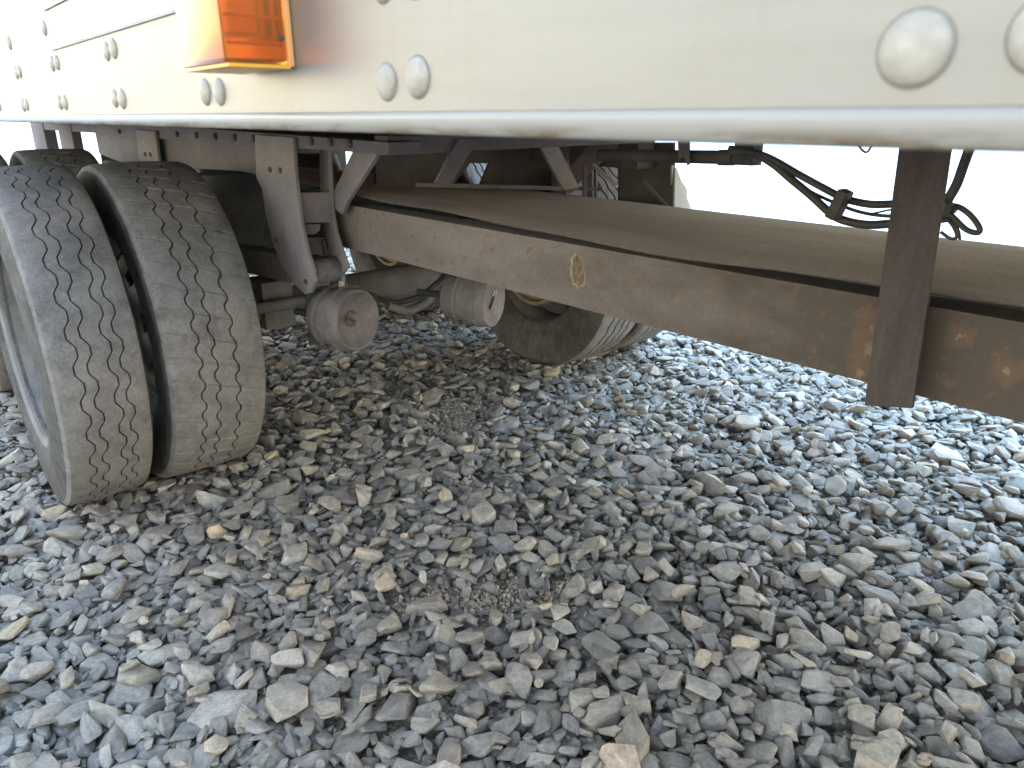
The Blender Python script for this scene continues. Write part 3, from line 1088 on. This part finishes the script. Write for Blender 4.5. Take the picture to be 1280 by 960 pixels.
PX = 1.055
pt = [on_x(*p, PX) for p in ((1118, 150), (1182, 150), (1140, 511), (1080, 507))]
for p, pp in zip(pt[:2], ((1118, 195), (1182, 195))):
    q = on_x(*pp, PX)
    p.y = q.y
    p.z = 1.15
post = prism('support_post', pt, (0.008, 0, 0), M['post'], trailer, 0.002)
ret = [p + Vector((dx, -0.009, dz)) for p, dx, dz in ((pt[0], 0.009, 0), (pt[3], 0.009, 0), (pt[3], 0.042, 0.02), (pt[0], 0.042, 0))]
prism('post_flange', ret, (0, 0.007, 0), M['post'], post, 0.001)
# further post ahead of the frame, same make, out of the picture's edge
box('support_post', (PX, -1.2, 0.70), (PX + 0.04, -1.135, 1.15), M['post'], trailer)

# ---- air tube, clamps and hoses under the floor
XT = 1.62
t0, t1 = on_x(750, 194, XT), on_x(926, 197, XT)
tube('air_pipe', [t0, t1], 0.0165, M['black_steel'], trailer, 20, False)
box('pipe_clamp', tuple(on_x(946, 207, XT) - Vector((0.02, 0, 0))), tuple(on_x(927, 150, XT) + Vector((0.02, 0, 0))), M['black_steel'], trailer, 0.002)
tube('coupling', [on_x(900, 197, XT), on_x(918, 197, XT)], 0.019, M['dark_panel'], trailer, 20, False)
prism('hanging_strap', [on_x(*p, XT - 0.03) for p in ((846, 150), (862, 150), (862, 205), (859, 207), (855, 196), (848, 199))], (0.003, 0, 0), M['frame'], trailer, 0.0005)


def hose(pts, x, r, name='air_hose', xs=None):
    return tube(name, [on_x(px, py, (xs[i] if xs else x)) for i, (px, py) in enumerate(pts)], r, M['hose'], trailer, 12)


hose([(912, 186), (940, 190), (965, 199), (1000, 219), (1035, 238), (1055, 248), (1085, 255), (1115, 255), (1150, 252), (1180, 256), (1196, 262)], 1.50, 0.0075)
hose([(915, 190), (940, 191), (965, 204), (990, 225), (1012, 243), (1040, 268), (1060, 277), (1085, 281), (1110, 280), (1150, 277), (1185, 272)], 1.50, 0.0085)
hose([(1000, 232), (1020, 243), (1045, 254), (1075, 265), (1110, 270), (1160, 268)], 1.53, 0.0035)
hose([(1085, 268), (1100, 265), (1115, 262), (1160, 258)], 1.53, 0.002)
hose([(1214, 180), (1205, 205), (1196, 230), (1186, 248), (1178, 262), (1172, 275)], 1.46, 0.0085)
hose([(1178, 258), (1196, 258), (1212, 268), (1224, 284), (1222, 291), (1208, 287), (1194, 274), (1180, 260)], 1.46, 0.005)
hose([(1172, 272), (1184, 275), (1192, 284), (1196, 296), (1188, 298), (1176, 290)], 1.46, 0.003)
hose([(1176, 270), (1190, 276), (1198, 288), (1200, 300)], 1.48, 0.0025)
bar('hose_clip', on_x(1058, 238, 1.47), on_x(1040, 273, 1.47), 0.022, 0.035, M['black_steel'], trailer, side=(0, 1, 0), bev=0.005)
bar('hose_clip', on_x(1172, 254, 1.44), on_x(1186, 262, 1.44), 0.022, 0.03, M['black_steel'], trailer, side=(0, 0, 1), bev=0.004)
tube('wire_loop', [on_x(1072, 180, 1.3), on_x(1078, 188, 1.3), on_x(1084, 190, 1.3), on_x(1090, 182, 1.3)], 0.0018, M['hose'], trailer, 8)

# ------------------------------------------------------------------ gravel
def stone_mesh(name, seed):
    r = np.random.default_rng(seed)
    n = int(r.integers(11, 19))
    p = r.normal(size=(n, 3))
    p /= np.linalg.norm(p, axis=1)[:, None]
    e = r.uniform(0.45, 0.8)
    p = np.sign(p) * np.abs(p) ** e
    p /= np.linalg.norm(p, axis=1)[:, None] ** r.uniform(0.35, 0.9)
    # cleavage: flatten the top and bottom a little
    p[:, 2] = np.clip(p[:, 2], -r.uniform(0.5, 0.85), r.uniform(0.5, 0.85))
    p[:, 0] += p[:, 1] * r.uniform(-0.35, 0.35)
    p -= (p.max(0) + p.min(0)) / 2
    p /= (p.max(0) - p.min(0)) / 2
    bm = bmesh.new()
    for q in p:
        bm.verts.new(q)
    res = bmesh.ops.convex_hull(bm, input=bm.verts[:])
    junk = [v for v in bm.verts if not v.link_faces]
    bmesh.ops.delete(bm, geom=junk, context='VERTS')
    bmesh.ops.dissolve_limit(bm, angle_limit=math.radians(14), verts=bm.verts[:], edges=bm.edges[:])
    bmesh.ops.bevel(bm, geom=bm.edges[:], offset=r.uniform(0.08, 0.20), segments=2, affect='EDGES', profile=0.55, clamp_overlap=True)
    bmesh.ops.triangulate(bm, faces=bm.faces[:])
    me = bm_done(name, bm, 42)
    me.materials.append(M['stone'])
    return me


NP = 36
protos = [stone_mesh('stone_%02d' % i, 100 + i) for i in range(NP)]
M['grit'] = dusty('tan_grit', (0.42, 0.32, 0.215), (0.64, 0.52, 0.38), scale=70, rough=0.9, bstr=0.0)
NG = 6
grit_protos = [stone_mesh('grit_%02d' % i, 500 + i) for i in range(NG)]
for g_ in grit_protos:
    g_.materials.clear()
    g_.materials.append(M['grit'])

# Drop stones one after another on a height map, each lying on what is already there.
RX0, RX1, RY0, RY1 = -0.7, 4.0, 0.0, 4.7
CS = 0.005
nx, ny = int((RX1 - RX0) / CS), int((RY1 - RY0) / CS)
H = np.full((nx, ny), GZ)
ID = np.full((nx, ny), -1, dtype=np.int32)
patches = [((1.01, 1.15), 0.11, 0.07), ((1.50, 2.10), 0.15, 0.10), ((1.66, 2.26), 0.14, 0.12), ((1.60, 2.55), 0.14, 0.14), ((0.83, 1.28), 0.09, 0.05), ((0.93, 1.22), 0.05, 0.05), ((1.12, 1.10), 0.06, 0.04)]


def bare(x, y):
    m = -9.0
    for (cx, cy), rx, ry in patches:
        m = max(m, 1.0 - ((x - cx) / rx) ** 2 - ((y - cy) / ry) ** 2)
    return m


NST = 62000
size_all = np.clip(np.exp(rng.normal(math.log(0.037), 0.40, NST)), 0.016, 0.135)
small = rng.random(NST) < 0.22
size_all[small] = rng.uniform(0.012, 0.024, small.sum())
S_pos, S_rot, S_scl, S_idx = [], [], [], []
cx_ = rng.uniform(RX0 + 0.09, RX1 - 0.09, (NST, 4))
cy_ = rng.uniform(RY0 + 0.09, RY1 - 0.09, (NST, 4))
asp = np.stack([rng.uniform(0.42, 0.9, NST), rng.uniform(0.20, 0.48, NST)], 1)
yaw = rng.normal(0.9, 1.1, NST)
jit = rng.normal(0, 0.09, (NST, 2))
ui = rng.random(NST)
pidx = rng.integers(0, NP, NST)
for k in range(NST):
    L = size_all[k]
    best, bx, by = 1e9, 0, 0
    for c in range(4):
        i, j = int((cx_[k, c] - RX0) / CS), int((cy_[k, c] - RY0) / CS)
        h = H[i, j]
        if h < best:
            best, bx, by = h, i, j
    x, y = RX0 + (bx + 0.5) * CS, RY0 + (by + 0.5) * CS
    mb = bare(x, y)
    if mb > -0.6 and ui[k] > max(0.10, 0.62 - 0.75 * (mb + 0.35)):
        continue
    if best > 0.002:
        continue
    a, b = L / 2, L / 2 * asp[k, 0]
    hz = L / 2 * asp[k, 1]
    rc = int(a / CS) + 1
    i0, i1, j0, j1 = bx - rc, bx + rc + 1, by - rc, by + rc + 1
    if i0 < 0 or j0 < 0 or i1 > nx or j1 > ny:
        continue
    gx, gy = np.mgrid[-rc:rc + 1, -rc:rc + 1] * CS
    cw, sw = math.cos(yaw[k]), math.sin(yaw[k])
    u = (gx * cw + gy * sw) / a
    v = (-gx * sw + gy * cw) / b
    q = u * u + v * v
    inside = q < 0.95
    patch = H[i0:i1, j0:j1]
    hh = patch[inside]
    if hh.size < 3:
        hh = patch.ravel()
        inside = np.ones_like(q, bool)
    px_, py_ = gx[inside], gy[inside]
    A = np.stack([px_, py_, np.ones_like(px_)], 1)
    try:
        sol = np.linalg.lstsq(A, hh, rcond=None)[0]
    except Exception:
        sol = np.array([0, 0, hh.mean()])
    sx = max(-0.42, min(0.42, sol[0] * 0.7)) + jit[k, 0]
    sy = max(-0.42, min(0.42, sol[1] * 0.7)) + jit[k, 1]
    resid = hh - (sx * px_ + sy * py_)
    base = np.percentile(resid, 80)
    zc = base + hz * 0.82
    # keep stones from standing up out of the bed
    if zc + hz > 0.036:
        continue
    top = zc + sx * gx + sy * gy + hz * np.sqrt(np.clip(1 - q, 0, 1))
    upd = (q < 1.0) & (top > patch)
    patch[upd] = top[upd]
    idp = ID[i0:i1, j0:j1]
    idp[upd] = len(S_pos)
    n = Vector((-sx, -sy, 1)).normalized()
    e1 = Vector((cw, sw, cw * sx + sw * sy)).normalized()
    e2 = n.cross(e1)
    R3 = Matrix((e1, e2, n)).transposed()
    if ui[k] > 0.5:
        R3 = R3 @ Matrix.Rotation(math.pi, 3, 'X')
    S_pos.append((x, y, zc))
    S_rot.append(tuple(R3.to_euler()))
    S_scl.append((a * 1.04, b * 1.04, hz * 1.04))
    S_idx.append(int(pidx[k]))
S_pos = np.array(S_pos)
S_scl = np.array(S_scl)

# how large each stone shows in the photograph
ci, cj = np.nonzero(ID >= 0)
wx, wy = RX0 + (ci + .5) * CS, RY0 + (cj + .5) * CS
wz = H[ci, cj]
dv = np.stack([wx, wy, wz - 1.1], 1)
F_, R_, U_ = np.array(FWD), np.array(RIGHT), np.array(UP)
zc_ = dv @ F_
pxx = 640 + FPX * (dv @ R_) / zc_
pyy = 480 - FPX * (dv @ U_) / zc_
vis = (zc_ > 0.3) & (pxx > 5) & (pxx < 1275) & (pyy < 955) & (pyy > 470)
vis &= ~((pxx < 340) & (pyy < 620))
wgt = np.where(vis, 1.1 / np.maximum(zc_, 0.3) ** 3, 0.0)
score = np.bincount(ID[ci, cj], weights=wgt, minlength=len(S_pos))
order = np.argsort(-score)
top300 = set(int(i) for i in order[:300])
for i in sorted(top300):
    o = bpy.data.objects.new('stone', protos[S_idx[i]])
    col.objects.link(o)
    o.location = S_pos[i]
    o.rotation_euler = S_rot[i]
    o.scale = S_scl[i]
    o.parent = ground

# loose bed further out, beyond the packed part (never in the middle of the picture)
extra_p, extra_r, extra_s, extra_i = [], [], [], []
for _ in range(36000):
    x, y = rnd.uniform(-4, 7.2), rnd.uniform(-3, 9.2)
    if RX0 + 0.12 < x < RX1 - 0.12 and RY0 + 0.12 < y < RY1 - 0.12:
        continue
    L = min(0.14, max(0.03, math.exp(rnd.gauss(math.log(0.055), 0.33)))) / 2
    extra_p.append((x, y, rnd.uniform(-0.028, 0.0)))
    extra_r.append((rnd.gauss(0, 0.2), rnd.gauss(0, 0.2), rnd.uniform(0, 6.28)))
    extra_s.append((L, L * rnd.uniform(0.55, 0.92), L * rnd.uniform(0.3, 0.6)))
    extra_i.append(rnd.randrange(NP))
# grit in the bare patches and between the stones
for (cx, cy), rx, ry in patches:
    for _ in range(int(130000 * rx * ry)):
        a, q = rnd.uniform(0, 6.283), math.sqrt(rnd.random()) * 1.15
        x, y = cx + math.cos(a) * q * rx, cy + math.sin(a) * q * ry
        L = rnd.choice((0.0018, 0.0022, 0.003, 0.003, 0.004, 0.0055, 0.007))
        h = H[int((x - RX0) / CS), int((y - RY0) / CS)]
        if h > GZ + 0.012:
            continue
        extra_p.append((x, y, GZ + L * 0.4 + rnd.random() * 0.020 * (1.15 - q)))
        extra_r.append((rnd.uniform(0, 6), rnd.uniform(0, 6), rnd.uniform(0, 6)))
        extra_s.append((L, L * 0.75, L * 0.6))
        extra_i.append(NP + rnd.randrange(NG) if rnd.random() < 0.8 else rnd.randrange(NP))

for _ in range(60000):
    x, y = rnd.uniform(RX0 + 0.4, RX1 - 0.3), rnd.uniform(RY0 + 0.1, RY1 - 1.2)
    h = float(H[int((x - RX0) / CS), int((y - RY0) / CS)])
    d_ = min(math.hypot((x - cx) / rx, (y - cy) / ry) for (cx, cy), rx, ry in patches)
    if h > -0.012 + 0.012 * max(0.0, 2.2 - d_) or rnd.random() > 0.35 + 0.65 * max(0.0, 2.0 - d_):
        continue
    L = rnd.choice((0.0018, 0.0025, 0.0035, 0.005, 0.007))
    extra_p.append((x, y, max(h, GZ) + L * 0.3))
    extra_r.append((rnd.uniform(0, 6), rnd.uniform(0, 6), rnd.uniform(0, 6)))
    extra_s.append((L, L * 0.75, L * 0.6))
    extra_i.append(NP + rnd.randrange(NG) if rnd.random() < 0.75 else rnd.randrange(NP))
keep = [i for i in range(len(S_pos)) if i not in top300]
P_all = np.concatenate([S_pos[keep], np.array(extra_p)])
R_all = np.concatenate([np.array(S_rot)[keep], np.array(extra_r)])
C_all = np.concatenate([S_scl[keep], np.array(extra_s)])
I_all = np.concatenate([np.array(S_idx)[keep], np.array(extra_i)]).astype(np.int32)
gm = bpy.data.meshes.new('gravel')
gm.vertices.add(len(P_all))
gm.vertices.foreach_set('co', P_all.astype(np.float32).ravel())
for nm, typ, key, arr in (('rot', 'FLOAT_VECTOR', 'vector', R_all), ('scl', 'FLOAT_VECTOR', 'vector', C_all), ('idx', 'INT', 'value', I_all)):
    at = gm.attributes.new(nm, typ, 'POINT')
    at.data.foreach_set(key, (arr.astype(np.float32) if typ != 'INT' else arr).ravel())
gm.update()
gravel = link('gravel', gm)
gm.materials.append(M['stone'])
gravel['kind'] = 'stuff'
gravel['label'] = 'loose grey slate gravel spread under and around the trailer'
pc = bpy.data.collections.new('stone_shapes')
for i, me in enumerate(protos + grit_protos):
    pc.objects.link(bpy.data.objects.new('stone_shape_%02d' % i, me))
ng = bpy.data.node_groups.new('scatter', 'GeometryNodeTree')
ng.interface.new_socket('Geometry', in_out='INPUT', socket_type='NodeSocketGeometry')
ng.interface.new_socket('Geometry', in_out='OUTPUT', socket_type='NodeSocketGeometry')
gi_ = ng.nodes.new('NodeGroupInput')
go_ = ng.nodes.new('NodeGroupOutput')
iop = ng.nodes.new('GeometryNodeInstanceOnPoints')
cin = ng.nodes.new('GeometryNodeCollectionInfo')
cin.inputs['Collection'].default_value = pc
cin.inputs['Separate Children'].default_value = True
cin.inputs['Reset Children'].default_value = True


def named(nm, typ):
    n = ng.nodes.new('GeometryNodeInputNamedAttribute')
    n.data_type = typ
    n.inputs['Name'].default_value = nm
    return n.outputs['Attribute']


ng.links.new(gi_.outputs[0], iop.inputs['Points'])
ng.links.new(cin.outputs[0], iop.inputs['Instance'])
iop.inputs['Pick Instance'].default_value = True
ng.links.new(named('idx', 'INT'), iop.inputs['Instance Index'])
ng.links.new(named('rot', 'FLOAT_VECTOR'), iop.inputs['Rotation'])
ng.links.new(named('scl', 'FLOAT_VECTOR'), iop.inputs['Scale'])
ng.links.new(iop.outputs[0], go_.inputs[0])
md = gravel.modifiers.new('scatter', 'NODES')
md.node_group = ng
print('stones', len(S_pos), 'extra', len(extra_p), 'mean height', float(H.mean()))
